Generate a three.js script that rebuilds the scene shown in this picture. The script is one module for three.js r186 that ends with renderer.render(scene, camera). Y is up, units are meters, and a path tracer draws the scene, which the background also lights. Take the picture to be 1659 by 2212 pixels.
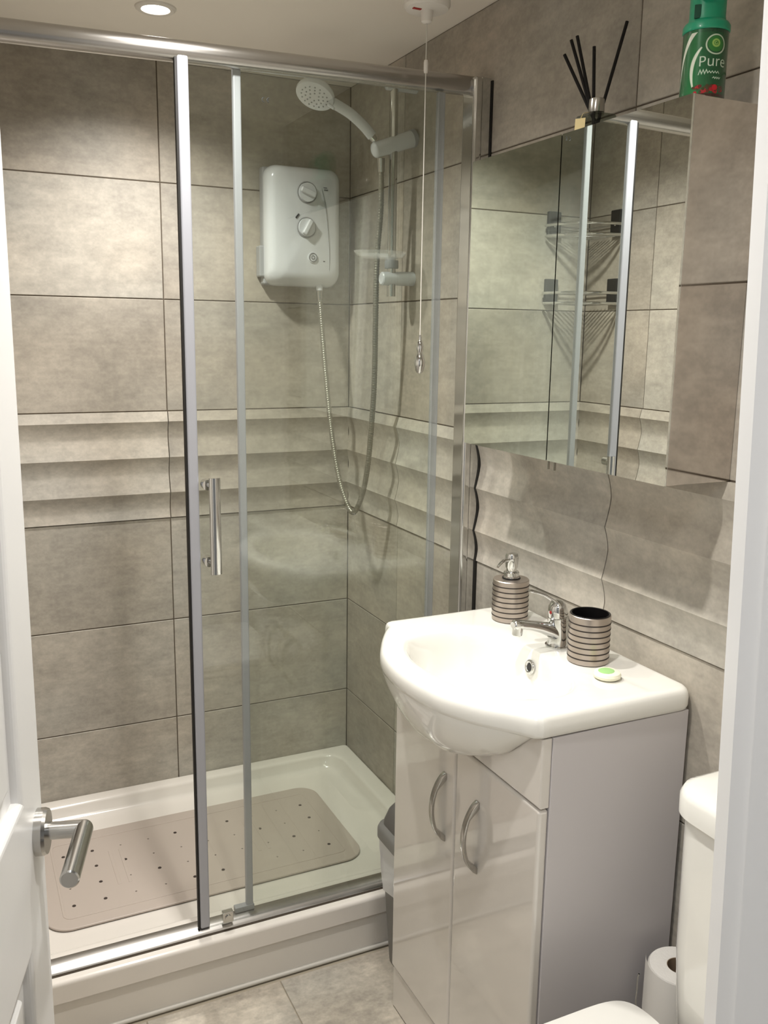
import * as THREE from 'three';
import { RoundedBoxGeometry } from 'three/addons/geometries/RoundedBoxGeometry.js';
import { mergeGeometries, toCreasedNormals } from 'three/addons/utils/BufferGeometryUtils.js';
import { Brush, Evaluator, SUBTRACTION } from 'three-bvh-csg';
import { RectAreaLightUniformsLib } from 'three/addons/lights/RectAreaLightUniformsLib.js';

// ---------------------------------------------------------------- camera, sky, lights, exposure
// x = 0 right-hand tiled wall, z = 0 tiled wall behind the shower, y = 0 floor
const scene = new THREE.Scene();
scene.background = new THREE.Color(0x05060a);
const camera = new THREE.PerspectiveCamera(THREE.MathUtils.radToDeg(2 * Math.atan(1106 / 1954.74)), 1659 / 2212, 0.02, 30);
camera.rotation.order = 'YXZ';
camera.position.set(-1.0831, 1.4508, 2.5184);
camera.rotation.set(-0.1938, -0.4466, 0.0145);
scene.add(camera);
const renderer = new THREE.WebGLRenderer({ antialias: true });
renderer.toneMapping = THREE.LinearToneMapping;
renderer.toneMappingExposure = 1.0;
renderer.shadowMap.enabled = true;
RectAreaLightUniformsLib.init();
const CEIL = 2.135;
const SPOTS = [[-0.625, 0.385], [-0.64, 0.98], [-0.63, 1.60]];
const SPOT_COLOR = new THREE.Color(1.0, 0.97, 0.925), SPOT_POWER = [4.8, 4.1, 3.7], SPOT_ANGLE = 1.28;
const HALL_COLOR = new THREE.Color(0.84, 0.91, 1.0), HALL_POWER = 10.5;

// ---------------------------------------------------------------- helpers
const used = {};
function numbered(name) { used[name] = (used[name] || 0) + 1; return used[name] === 1 ? name : name + '_' + String(used[name] - 1).padStart(3, '0'); }
function shade(o) { o.castShadow = true; o.receiveShadow = true; return o; }
function mesh(name, geo, mat, parent) {
  const g = Array.isArray(geo) ? merge(geo) : geo;
  const m = shade(new THREE.Mesh(g, mat)); m.name = name;
  if (parent) parent.add(m);
  return m;
}
function merge(list) {
  return mergeGeometries(list.map((g) => {
    const h = g.index ? g.toNonIndexed() : g.clone();
    for (const k of Object.keys(h.attributes)) if (!['position', 'normal', 'uv'].includes(k)) h.deleteAttribute(k);
    if (!h.attributes.uv) h.setAttribute('uv', new THREE.BufferAttribute(new Float32Array(h.attributes.position.count * 2), 2));
    if (!h.attributes.normal) h.computeVertexNormals();
    return h;
  }));
}
function thing(name, label, category, pos = [0, 0, 0], turn = 0, group) {
  const o = new THREE.Group(); o.name = numbered(name); scene.add(o);
  o.position.set(...pos); o.rotation.y = turn; o.userData = { label, category };
  if (group) o.userData.group = group;
  return o;
}
function structure(name, pos = [0, 0, 0], turn = 0, label) {
  const o = new THREE.Group(); o.name = name; scene.add(o); o.position.set(...pos); o.rotation.y = turn;
  o.userData = { kind: 'structure' }; if (label) o.userData.label = label;
  return o;
}
function single(name, geo, mat, label, category, group) {
  const m = mesh(numbered(name), geo, mat, scene); m.userData = { label, category }; if (group) m.userData.group = group; return m;
}
// toCreasedNormals tells vertices apart only to a hundredth of a unit, so small things are enlarged for it
function creased(g, angle) { return toCreasedNormals(g.scale(5000, 5000, 5000), angle).scale(1 / 5000, 1 / 5000, 1 / 5000); }
const V = (x, y, z) => new THREE.Vector3(x, y, z);
function box(x0, x1, y0, y1, z0, z1, r = 0) {
  const w = x1 - x0, h = y1 - y0, d = z1 - z0;
  const g = r > 0 ? new RoundedBoxGeometry(w, h, d, 4, Math.min(r, w / 2.01, h / 2.01, d / 2.01)) : new THREE.BoxGeometry(w, h, d);
  return g.translate((x0 + x1) / 2, (y0 + y1) / 2, (z0 + z1) / 2);
}
// cylinder (or cone) between two points
function rod(a, b, r0, r1 = r0, seg = 24) {
  const A = V(...a), B = V(...b), d = B.clone().sub(A), L = d.length();
  const g = new THREE.CylinderGeometry(r1, r0, L, seg, 1);
  g.translate(0, L / 2, 0);
  g.applyQuaternion(new THREE.Quaternion().setFromUnitVectors(V(0, 1, 0), d.normalize()));
  return g.translate(A.x, A.y, A.z);
}
function lathe(pts, seg = 48) { return creased(new THREE.LatheGeometry(pts.map((p) => new THREE.Vector2(p[0], p[1])), seg), 0.6); }
function tube(pts, r, n = 48, seg = 12, tension = 0.5) {
  const c = new THREE.CatmullRomCurve3(pts.map((p) => V(...p)), false, 'centripetal', tension);
  return new THREE.TubeGeometry(c, n, r, seg, false);
}
// turn a geometry whose axis is +y so that the axis points along d
function aim(g, d) { return g.applyQuaternion(new THREE.Quaternion().setFromUnitVectors(V(0, 1, 0), V(...d).normalize())); }
function loft(rings, { capEnd = false, capStart = false } = {}) {
  const n = rings[0].length, pos = [], idx = [];
  for (const r of rings) for (const p of r) pos.push(...p);
  for (let i = 0; i < rings.length - 1; i++) for (let j = 0; j < n; j++) {
    const a = i * n + j, b = i * n + (j + 1) % n, c = a + n, d = b + n;
    idx.push(a, b, d, a, d, c);
  }
  const cap = (k, flip) => {
    const c = [0, 0, 0]; for (const p of rings[k]) for (let q = 0; q < 3; q++) c[q] += p[q] / n;
    const ci = pos.length / 3; pos.push(...c); const base = k < 0 ? 0 : k * n;
    for (let j = 0; j < n; j++) { const a = base + j, b = base + (j + 1) % n; flip ? idx.push(b, a, ci) : idx.push(a, b, ci); }
  };
  if (capStart) cap(0, true);
  if (capEnd) cap(rings.length - 1, false);
  const g = new THREE.BufferGeometry();
  g.setAttribute('position', new THREE.Float32BufferAttribute(pos, 3)); g.setIndex(idx);
  return creased(g, 0.75);
}
// closed rounded-rectangle ring seen from above, counted so that lofts upward face outward
function rrect(x0, x1, z0, z1, r, y, nc = 8) {
  const out = [], cs = [[x1 - r, z1 - r, 90], [x1 - r, z0 + r, 0], [x0 + r, z0 + r, -90], [x0 + r, z1 - r, -180]];
  for (const [cx, cz, a0] of cs) for (let i = 0; i <= nc; i++) {
    const a = THREE.MathUtils.degToRad(a0 - (90 * i) / nc);
    out.push([cx + r * Math.cos(a), y, cz + r * Math.sin(a)]);
  }
  return out;
}
function shapeRR(w, h, r) {
  const s = new THREE.Shape(), x = -w / 2, y = -h / 2;
  s.moveTo(x + r, y); s.lineTo(x + w - r, y); s.absarc(x + w - r, y + r, r, -Math.PI / 2, 0); s.lineTo(x + w, y + h - r); s.absarc(x + w - r, y + h - r, r, 0, Math.PI / 2);
  s.lineTo(x + r, y + h); s.absarc(x + r, y + h - r, r, Math.PI / 2, Math.PI); s.lineTo(x, y + r); s.absarc(x + r, y + r, r, Math.PI, Math.PI * 1.5);
  return s;
}
let seed = 7;
const rnd = () => { seed = (seed + 0x6d2b79f5) | 0; let t = Math.imul(seed ^ (seed >>> 15), 1 | seed); t = (t + Math.imul(t ^ (t >>> 7), 61 | t)) ^ t; return ((t ^ (t >>> 14)) >>> 0) / 4294967296; };

// ---------------------------------------------------------------- textures
function periodicNoise(nx, ny) {
  const v = new Float32Array(nx * ny); for (let i = 0; i < v.length; i++) v[i] = rnd();
  const s = (t) => t * t * (3 - 2 * t);
  return (u, w) => {
    const x = u * nx, y = w * ny, xi = Math.floor(x), yi = Math.floor(y), fx = s(x - xi), fy = s(y - yi);
    const at = (a, b) => v[(((b % ny) + ny) % ny) * nx + (((a % nx) + nx) % nx)];
    return (at(xi, yi) * (1 - fx) + at(xi + 1, yi) * fx) * (1 - fy) + (at(xi, yi + 1) * (1 - fx) + at(xi + 1, yi + 1) * fx) * fy - 0.5;
  };
}
// brushed-concrete glaze of the tiles: 1.2 m square, repeats
function concrete(base, amount, size = 1024) {
  const L = [[periodicNoise(5, 6), 0.36], [periodicNoise(12, 17), 0.42], [periodicNoise(31, 44), 0.38], [periodicNoise(78, 120), 0.34], [periodicNoise(10, 90), 0.12], [periodicNoise(30, 200), 0.2], [periodicNoise(170, 36), 0.08], [periodicNoise(190, 260), 0.26], [periodicNoise(420, 460), 0.2]];
  const warm = periodicNoise(7, 9), d = new Uint8Array(size * size * 4);
  for (let y = 0; y < size; y++) for (let x = 0; x < size; x++) {
    const u = x / size, w = y / size; let n = 0; for (const [f, a] of L) n += f(u, w) * a;
    const m = 1 + n * amount, k = warm(u, w) * 0.022, i = (y * size + x) * 4;
    d[i] = Math.max(0, Math.min(255, base[0] * m * (1 + k))); d[i + 1] = Math.max(0, Math.min(255, base[1] * m)); d[i + 2] = Math.max(0, Math.min(255, base[2] * m * (1 - k))); d[i + 3] = 255;
  }
  const t = new THREE.DataTexture(d, size, size); t.colorSpace = THREE.SRGBColorSpace; t.wrapS = t.wrapT = THREE.RepeatWrapping;
  t.magFilter = t.minFilter = THREE.LinearFilter; t.repeat.set(1 / 1.2, 1 / 1.2); t.needsUpdate = true;
  return t;
}
function fabric(size = 256) {   // soft crepe for paper
  const a = periodicNoise(60, 120), b = periodicNoise(16, 20), d = new Uint8Array(size * size * 4);
  for (let y = 0; y < size; y++) for (let x = 0; x < size; x++) { const n = 128 + 90 * a(x / size, y / size) + 60 * b(x / size, y / size), i = (y * size + x) * 4; d[i] = d[i + 1] = d[i + 2] = n; d[i + 3] = 255; }
  const t = new THREE.DataTexture(d, size, size); t.wrapS = t.wrapT = THREE.RepeatWrapping; t.magFilter = THREE.LinearFilter; t.repeat.set(3, 2); t.needsUpdate = true; return t;
}

// ---------------------------------------------------------------- materials
const std = (color, roughness, metalness = 0, more = {}) => new THREE.MeshStandardMaterial({ color, roughness, metalness, ...more });
const phys = (o) => new THREE.MeshPhysicalMaterial(o);
const wallMap = concrete([175, 168.5, 157.5], 0.205), floorMap = concrete([176, 168, 155], 0.28);
const M = {
  tile: std(0xffffff, 0.55, 0, { map: wallMap }), tileLight: std(0xf6f5f3, 0.55, 0, { map: wallMap }), tileDark: std(0xeeecea, 0.55, 0, { map: wallMap }),
  floorTile: std(0xffffff, 0.5, 0, { map: floorMap }), grout: std(0x544a3e, 0.9), floorGrout: std(0xaca290, 0.9),
  ceiling: std(0xf2ece2, 0.85), paint: std(0xe6e1da, 0.6), gloss: std(0xf0efee, 0.3), hallPaint: std(0xd5d4d2, 0.8), hallFloor: std(0x8d8378, 0.8),
  acrylic: phys({ color: 0xe2dcd4, roughness: 0.16, clearcoat: 0.3, clearcoatRoughness: 0.08 }),
  ceramic: phys({ color: 0xe8e6df, roughness: 0.08, clearcoat: 0.5, clearcoatRoughness: 0.03 }),
  laminate: phys({ color: 0xd6d0c8, roughness: 0.1, clearcoat: 1, clearcoatRoughness: 0.04 }), sidePanel: std(0xcac5c5, 0.5),
  chrome: std(0xd2d2d0, 0.09, 1), chromeSoft: std(0xbcbab6, 0.2, 1), steel: std(0xaca59c, 0.32, 1), aluminium: std(0xb0b1b8, 0.36, 0.3), railChrome: std(0xb4b1ad, 0.26, 1),
  pane: phys({ color: new THREE.Color(0.946, 0.962, 0.942), roughness: 0, metalness: 0, transmission: 1, thickness: 0, ior: 1.52 }),
  clear: phys({ color: 0xf4f6f4, roughness: 0.05, transmission: 1, thickness: 0, ior: 1.45 }),
  seal: phys({ color: 0xd9dcde, roughness: 0.25, transmission: 0.8, thickness: 0 }), blackSealAndGap: std(0x15120e, 0.6),
  white: phys({ color: 0xd6d8dc, roughness: 0.22, clearcoat: 0.3, clearcoatRoughness: 0.1 }), whiteMatt: std(0xe2ddd5, 0.45), offWhite: std(0xcfcbc2, 0.5), greyPlastic: std(0x9b9c9e, 0.35), darkPlastic: std(0x3c3c3c, 0.4),
  mark: std(0x6b6c70, 0.6), darkMark: std(0x34353a, 0.6), red: std(0x9a1a14, 0.4),
  mirror: std(new THREE.Color(0.86, 0.895, 0.855), 0.0, 1), cabinetSteel: std(new THREE.Color(0.66, 0.62, 0.58), 0.06, 1), mirrorEdge: std(0x3c463e, 0.3),
  mat: phys({ color: 0xb8aca2, roughness: 0.35, clearcoat: 0.2, clearcoatRoughness: 0.3 }), nub: std(0x3a302b, 0.5),
  brushed: std(0xb9aea5, 0.33, 0.9), blackBand: std(0x241a16, 0.6), blackPlastic: std(0x0d0b0b, 0.35), reed: std(0x120e0b, 0.9),
  teal: phys({ color: 0x1c9a74, roughness: 0.35, clearcoat: 0.2 }), green: std(0x1c5a33, 0.3),
  soap: std(0xf1eed6, 0.45), soapGreen: std(0x9ecb84, 0.5), cream: std(0xd8c692, 0.7), binGrey: std(0x75736f, 0.45), binDark: std(0x5e5b57, 0.5),
  liner: phys({ color: 0xe8e8e8, roughness: 0.45, transmission: 0.25, thickness: 0 }), paper: std(0xefebe4, 0.95, 0, { bumpMap: fabric(), bumpScale: 0.0012 }), card: std(0x8f7a63, 0.9),
  glow: std(0xffffff, 0.5, 0, { emissive: new THREE.Color(1, 0.95, 0.86), emissiveIntensity: 7 }), hallGlow: std(0xffffff, 0.5, 0, { emissive: new THREE.Color(0.9, 0.95, 1), emissiveIntensity: 2 }),
};

// ---------------------------------------------------------------- structure: tiled walls
// a tile lying in the local xy plane, front face at z = t, small chamfer all round
function slab(x0, x1, y0, y1, t = 0.008, c = 0.0012) {
  const q = [], u0 = rnd() * 1.2, v0 = rnd() * 1.2;
  const A = [[x0, y0], [x1, y0], [x1, y1], [x0, y1]], B = [[x0 + c, y0 + c], [x1 - c, y0 + c], [x1 - c, y1 - c], [x0 + c, y1 - c]];
  const face = (...p) => q.push(p[0], p[1], p[2], p[0], p[2], p[3]);
  face(...B.map((p) => [...p, t]));
  for (let i = 0; i < 4; i++) { const j = (i + 1) % 4; face([...A[i], t - c], [...A[j], t - c], [...B[j], t], [...B[i], t]); face([...A[i], 0], [...A[j], 0], [...A[j], t - c], [...A[i], t - c]); }
  const g = new THREE.BufferGeometry();
  g.setAttribute('position', new THREE.Float32BufferAttribute(q.flat(), 3));
  g.setAttribute('uv', new THREE.Float32BufferAttribute(q.flatMap((p) => [p[0] + u0, p[1] + v0]), 2));
  g.computeVertexNormals();
  return g;
}
// relief tile: three louvre-like waves across its height (lip, hollow below it, slow swell down to the next lip)
const WAVE = 0.0108, wave = (t) => { const a = 0.47; return t < a ? (1 - t / a) ** 1.7 : Math.pow((t - a) / (1 - a), 1.35); };
function reliefSlab(x0, x1, y0, y1) {
  const rows = [], H = 0.3, u0 = rnd() * 1.2, v0 = rnd() * 1.2;   // rows: [y, depth, breakBefore]
  const bits = [[0, 0.027, 0.073], [0.027, 0.127, 0], [0.127, 0.227, 0], [0.227, 0.3, 0]];
  for (const [s0, s1, ph] of bits) {
    const n = Math.max(6, Math.round((s1 - s0) / 0.0025));
    for (let i = 0; i <= n; i++) { const s = s0 + ((s1 - s0) * i) / n, t = (s - s0 + ph) / 0.1, tt = t; rows.push([s, 0.0074 + WAVE * wave(Math.min(1, tt)), i === 0]); }
  }
  const scale = (y1 - y0) / H, pos = [], uv = [], idx = [], P = rows.map(([s, d]) => [y1 - s * scale, d]);
  P.forEach(([y, d]) => { pos.push(x0, y, d, x1, y, d); uv.push(x0 + u0, y + v0, x1 + u0, y + v0); });
  for (let i = 0; i < P.length - 1; i++) if (!rows[i + 1][2]) { const a = 2 * i; idx.push(a + 2, a + 3, a + 1, a + 2, a + 1, a); }
  const g = new THREE.BufferGeometry(); g.setAttribute('position', new THREE.Float32BufferAttribute(pos, 3)); g.setAttribute('uv', new THREE.Float32BufferAttribute(uv, 2)); g.setIndex(idx); g.computeVertexNormals();
  const q = [];
  const face = (...p) => q.push(p[0], p[1], p[2], p[0], p[2], p[3]);
  for (let i = 0; i < P.length - 1; i++) { const [ya, da] = P[i], [yb, db] = P[i + 1]; if (ya - yb < 1e-6) continue; face([x0, yb, 0], [x0, yb, db], [x0, ya, da], [x0, ya, 0]); face([x1, yb, db], [x1, yb, 0], [x1, ya, 0], [x1, ya, da]); }
  const last = P[P.length - 1], first = P[0];
  face([x0, last[0], 0], [x1, last[0], 0], [x1, last[0], last[1]], [x0, last[0], last[1]]); face([x0, first[0], first[1]], [x1, first[0], first[1]], [x1, first[0], 0], [x0, first[0], 0]);
  const e = new THREE.BufferGeometry(); e.setAttribute('position', new THREE.Float32BufferAttribute(q.flat(), 3)); e.setAttribute('uv', new THREE.Float32BufferAttribute(q.flatMap((p) => [p[0] + u0, p[1] + v0]), 2)); e.computeVertexNormals();
  return merge([g, e]);
}
const ROWS = [[1.835, 2.135], [1.535, 1.835], [1.235, 1.535], [0.935, 1.235], [0.635, 0.935], [0.335, 0.635], [0.035, 0.335], [0, 0.035]], J = 0.0013;
const tileMats = [M.tile, M.tileLight, M.tile, M.tileDark];
function tiledWall(name, pos, turn, cols, yMin, bedGeo) {
  const w = structure(name, pos, turn);
  mesh('grout_bed', bedGeo, M.grout, w);
  for (const [c0, c1] of cols) ROWS.forEach(([r0, r1], k) => {
    if (r1 <= yMin + 0.004) return;
    const y0 = Math.max(r0, yMin), g = k === 3 ? reliefSlab(c0 + J, c1 - J, y0 + J, r1 - J) : slab(c0 + J, c1 - J, y0 + J, r1 - J);
    const m = mesh('tile', g, tileMats[Math.floor(rnd() * 4)], w); m.position.z = 0.0;
  });
  return w;
}
const XL = -1.125;
// tile fronts lie on x = 0, z = 0 and x = XL, so the beds start 8 mm behind them
tiledWall('wall_back', [XL, 0, -0.008], 0, [[0, -0.545 - XL], [-0.545 - XL, -XL]], 0.135, box(-0.12, 1.25, 0, CEIL + 0.1, -0.12, 0.0062));
tiledWall('wall_right', [0.008, 0, 0], -Math.PI / 2, [[0, 0.344], [0.344, 1.221], [1.221, 2.03]], 0, box(-0.128, 2.15, 0, CEIL + 0.1, -0.12, 0.0062));
tiledWall('wall_left', [XL - 0.008, 0, 0.8], Math.PI / 2, [[0.0, 0.485], [0.485, 0.8]], 0.135, box(0.0, 0.8, 0, CEIL + 0.1, -0.12, 0.0062));
{ // rest of the left side: return beside the shower and the plain wall the door opens against
  const w = structure('wall_left_room');
  mesh('plaster', [box(-1.42, -1.30, 0, CEIL + 0.1, 0.80, 2.13), box(-1.30, XL - 0.128, 0, CEIL + 0.1, 0.68, 0.80)], M.paint, w);
}
{ // wall with the doorway
  const w = structure('wall_front');
  mesh('plaster', [box(-0.52, 0.13, 0, CEIL + 0.1, 2.03, 2.13), box(-1.42, -1.215, 0, CEIL + 0.1, 2.03, 2.13), box(-1.215, -0.52, 2.04, CEIL + 0.1, 2.03, 2.13)], M.paint, w);
}
{
  const c = structure('ceiling');
  const s = new THREE.Shape([[-1.45, 0.12], [0.13, 0.12], [0.13, -2.13], [-1.45, -2.13]].map((p) => new THREE.Vector2(...p)));
  mesh('plasterboard', new THREE.ExtrudeGeometry(s, { depth: 0.1, bevelEnabled: false }).rotateX(-Math.PI / 2).translate(0, CEIL, 0), M.ceiling, c);
}
{ // floor: 300 x 600 stone-look tiles
  const f = structure('floor');
  mesh('grout_bed', box(-1.42, 0.13, -0.1, -0.0035, -0.12, 2.13), M.floorGrout, f);
  const xs = [0, -0.197, -0.497, -0.797, -1.097, -1.30], zs = [0.78, 1.12, 1.72, 2.13];
  for (let i = 0; i < xs.length - 1; i++) for (let k = 0; k < zs.length - 1; k++) mesh('tile', slab(xs[i + 1] + 0.0012, xs[i] - 0.0012, -zs[k + 1] + 0.0012, -zs[k] - 0.0012, 0.01, 0.001).rotateX(-Math.PI / 2).translate(0, -0.01, 0), M.floorTile, f);
}
{ // hall behind the camera
  const h = structure('hall_room');
  mesh('hall_floor', box(-2.3, 0.5, -0.1, 0, 2.13, 4.0), M.hallFloor, h);
  mesh('hall_wall', [box(-2.4, -2.3, 0, 2.5, 2.03, 4.1), box(0.5, 0.6, 0, 2.5, 2.03, 4.1), box(-2.3, 0.5, 0, 2.5, 4.0, 4.1), box(-2.3, -1.42, 0, 2.5, 2.03, 2.13), box(0.13, 0.5, 0, 2.5, 2.03, 2.13)], M.hallPaint, h);
  mesh('hall_ceiling', box(-2.4, 0.6, 2.4, 2.5, 2.03, 4.1), M.ceiling, h);
}
{ // door linings
  const right = structure('trim_1', [-0.557, 1.29, 0], 0, 'white gloss door lining with a bevelled edge');
  const s = new THREE.Shape([[0.011, -2.02], [0.0, -2.043], [0.0, -2.0635], [-0.004, -2.0655], [-0.004, -2.15], [0.04, -2.15], [0.04, -2.02]].map((p) => new THREE.Vector2(...p)));
  mesh('lining', creased(new THREE.ExtrudeGeometry(s, { depth: 2.04, bevelEnabled: false }).rotateX(-Math.PI / 2).translate(0, -1.29, 0), 0.3), M.gloss, right);
  right.rotation.z = 0.044 / 1.0 * 0.95;
  const left = structure('trim_2');
  mesh('lining', [box(-1.215, -1.19, 0, 2.04, 2.025, 2.15), box(-1.19, -0.62, 2.005, 2.04, 2.025, 2.15)], M.gloss, left);
}
{ // open panelled door, hinged on the left
  const d = structure('door_1', [-1.186, 0.006, 2.022], THREE.MathUtils.degToRad(74.5), 'white moulded panel door standing open with a chrome lever handle');
  const L = 0.63, H = 1.97, s = new THREE.Shape([[0, 0], [L, 0], [L, H], [0, H]].map((p) => new THREE.Vector2(...p)));
  const panels = [];
  for (const [a, b] of [[0.11, 0.275], [0.355, 0.525]]) for (const [y0, y1] of [[0.2, 0.735], [0.93, 1.84]]) panels.push([a, b, y0, y1]);
  for (const [a, b, y0, y1] of panels) s.holes.push(new THREE.Path([[a, y0], [a, y1], [b, y1], [b, y0]].map((p) => new THREE.Vector2(...p))));
  const lean = new THREE.Matrix4().makeRotationZ(-0.012);
  const fix = (g) => g.applyMatrix4(lean);
  mesh('door_leaf', fix(new THREE.ExtrudeGeometry(s, { depth: 0.021, bevelEnabled: true, bevelThickness: 0.007, bevelSize: 0.009, bevelOffset: -0.009, bevelSegments: 4 }).translate(0, 0, -0.028)), M.gloss, d);
  for (const [a, b, y0, y1] of panels) mesh('panel', fix(box(a - 0.005, b + 0.005, y0 - 0.005, y1 + 0.005, -0.026, -0.012, 0.004)), M.gloss, d);
  for (const [a, b, y0, y1] of panels) mesh('panel_field', fix(box(a + 0.028, b - 0.028, y0 + 0.028, y1 - 0.028, -0.02, -0.006, 0.005)), M.gloss, d);
  const hx = L - 0.04, hy = 0.858;
  const hd = mesh('door_handle', fix(merge([
    rod([hx, hy, 0], [hx, hy, 0.009], 0.028, 0.028, 48), rod([hx, hy, 0.009], [hx, hy, 0.013], 0.028, 0.0265, 48),
    rod([hx, hy, 0.012], [hx, hy, 0.054], 0.0105, 0.0105, 32), new THREE.SphereGeometry(0.0105, 24, 16).translate(hx, hy, 0.0545),
    rod([hx, hy, 0.0545], [hx - 0.108, hy, 0.0545], 0.0108, 0.0108, 32), rod([hx - 0.108, hy, 0.0545], [hx - 0.1095, hy, 0.0545], 0.0108, 0.0092, 32)])), M.chromeSoft, d);
  hd.userData.label = 'satin chrome lever on a round rose';
}

// ---------------------------------------------------------------- shower tray
{
  const t = thing('shower_tray', 'white acrylic rectangular shower tray behind the sliding glass door', 'shower tray');
  const T = (i, y, r) => rrect(XL + i, -i, 0.0 + i, 0.778 - i, r, y);
  const I = (i, y, r) => rrect(XL + 0.05 + i, -0.055 - i, 0.045 + i, 0.672 - i, r, y);
  mesh('basin', loft([T(0, 0.098, 0.012), T(0, 0.1355, 0.012), T(0, 0.1375, 0.012), T(0.001, 0.1410, 0.012), T(0.0032, 0.1440, 0.012), T(0.0065, 0.1453, 0.012), T(0.0085, 0.1455, 0.012),
    I(-0.012, 0.1455, 0.068), I(-0.006, 0.1445, 0.062), I(-0.001, 0.1415, 0.06), I(0.001, 0.137, 0.058), I(0.008, 0.117, 0.056), I(0.016, 0.109, 0.052), I(0.03, 0.1055, 0.045), I(0.2, 0.104, 0.03)], { capEnd: true }), M.acrylic, t);
  mesh('riser_panel', box(XL + 0.002, -0.002, 0.004, 0.097, 0.745, 0.766, 0.003), M.whiteMatt, t);
  mesh('sealant_bead', [rod([XL + 0.01, 0.004, 0.767], [-0.01, 0.004, 0.767], 0.006, 0.006, 10)], M.offWhite, t).userData.label = 'white bead of sealant along the floor';
}
{ // anti-slip mat: slab with drain holes, shallow pressed grooves, dark sucker nubs
  const x0 = -0.968, x1 = -0.183, z0 = 0.152, z1 = 0.560, y = 0.1085;
  const t = thing('shower_mat', 'grey rubber anti-slip mat with rows of holes in the shower tray', 'shower mat');
  const s = shapeRR(x1 - x0, z1 - z0, 0.055), dark = new Set(['0,0', '1,0', '2,1', '4,0', '5,0', '9,0', '9,1', '0,3', '1,3', '1,2', '1,1', '4,3', '5,3', '8,2', '9,3', '3,2', '7,1', '6,0']);
  const cx = (x0 + x1) / 2, cz = (z0 + z1) / 2, at = (i, k) => [-0.903 + i * 0.0722, 0.252 + k * 0.0742];
  const nubs = [];
  for (let i = 0; i < 10; i++) for (let k = 0; k < 4; k++) { const [px, pz] = at(i, k); if (dark.has(i + ',' + k)) { nubs.push([px, pz]); continue; } const h = new THREE.Path(); h.absarc(px - cx, -(pz - cz), 0.0034, 0, Math.PI * 2, true); s.holes.push(h); }
  mesh('pad', new THREE.ExtrudeGeometry(s, { depth: 0.0025, bevelEnabled: true, bevelThickness: 0.0012, bevelSize: 0.0012, bevelSegments: 2, curveSegments: 10 }).rotateX(-Math.PI / 2).translate(cx, y, cz), M.mat, t);
  for (const [px, pz] of nubs) mesh('sucker_nub', new THREE.CylinderGeometry(0.0042, 0.0046, 0.0012, 14).translate(px, y + 0.0040, pz), M.nub, t);
  const ridge = (w, d, x, z) => { const o = shapeRR(w, d, 0.02), h = shapeRR(w - 0.008, d - 0.008, 0.016); o.holes.push(h); return new THREE.ExtrudeGeometry(o, { depth: 0.0006, bevelEnabled: true, bevelThickness: 0.0007, bevelSize: 0.001, bevelSegments: 2 }).rotateX(-Math.PI / 2).translate(x, y + 0.0036, z); };
  mesh('pressed_border', [ridge(0.71, 0.335, cx, cz)], M.mat, t);
  for (const x of [-0.79, -0.43]) mesh('pressed_rib', [box(x - 0.004, x + 0.004, y + 0.003, y + 0.0047, 0.27, 0.43, 0.0008), box(x + 0.022, x + 0.030, y + 0.003, y + 0.0047, 0.27, 0.43, 0.0008)], M.mat, t);
}

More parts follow.
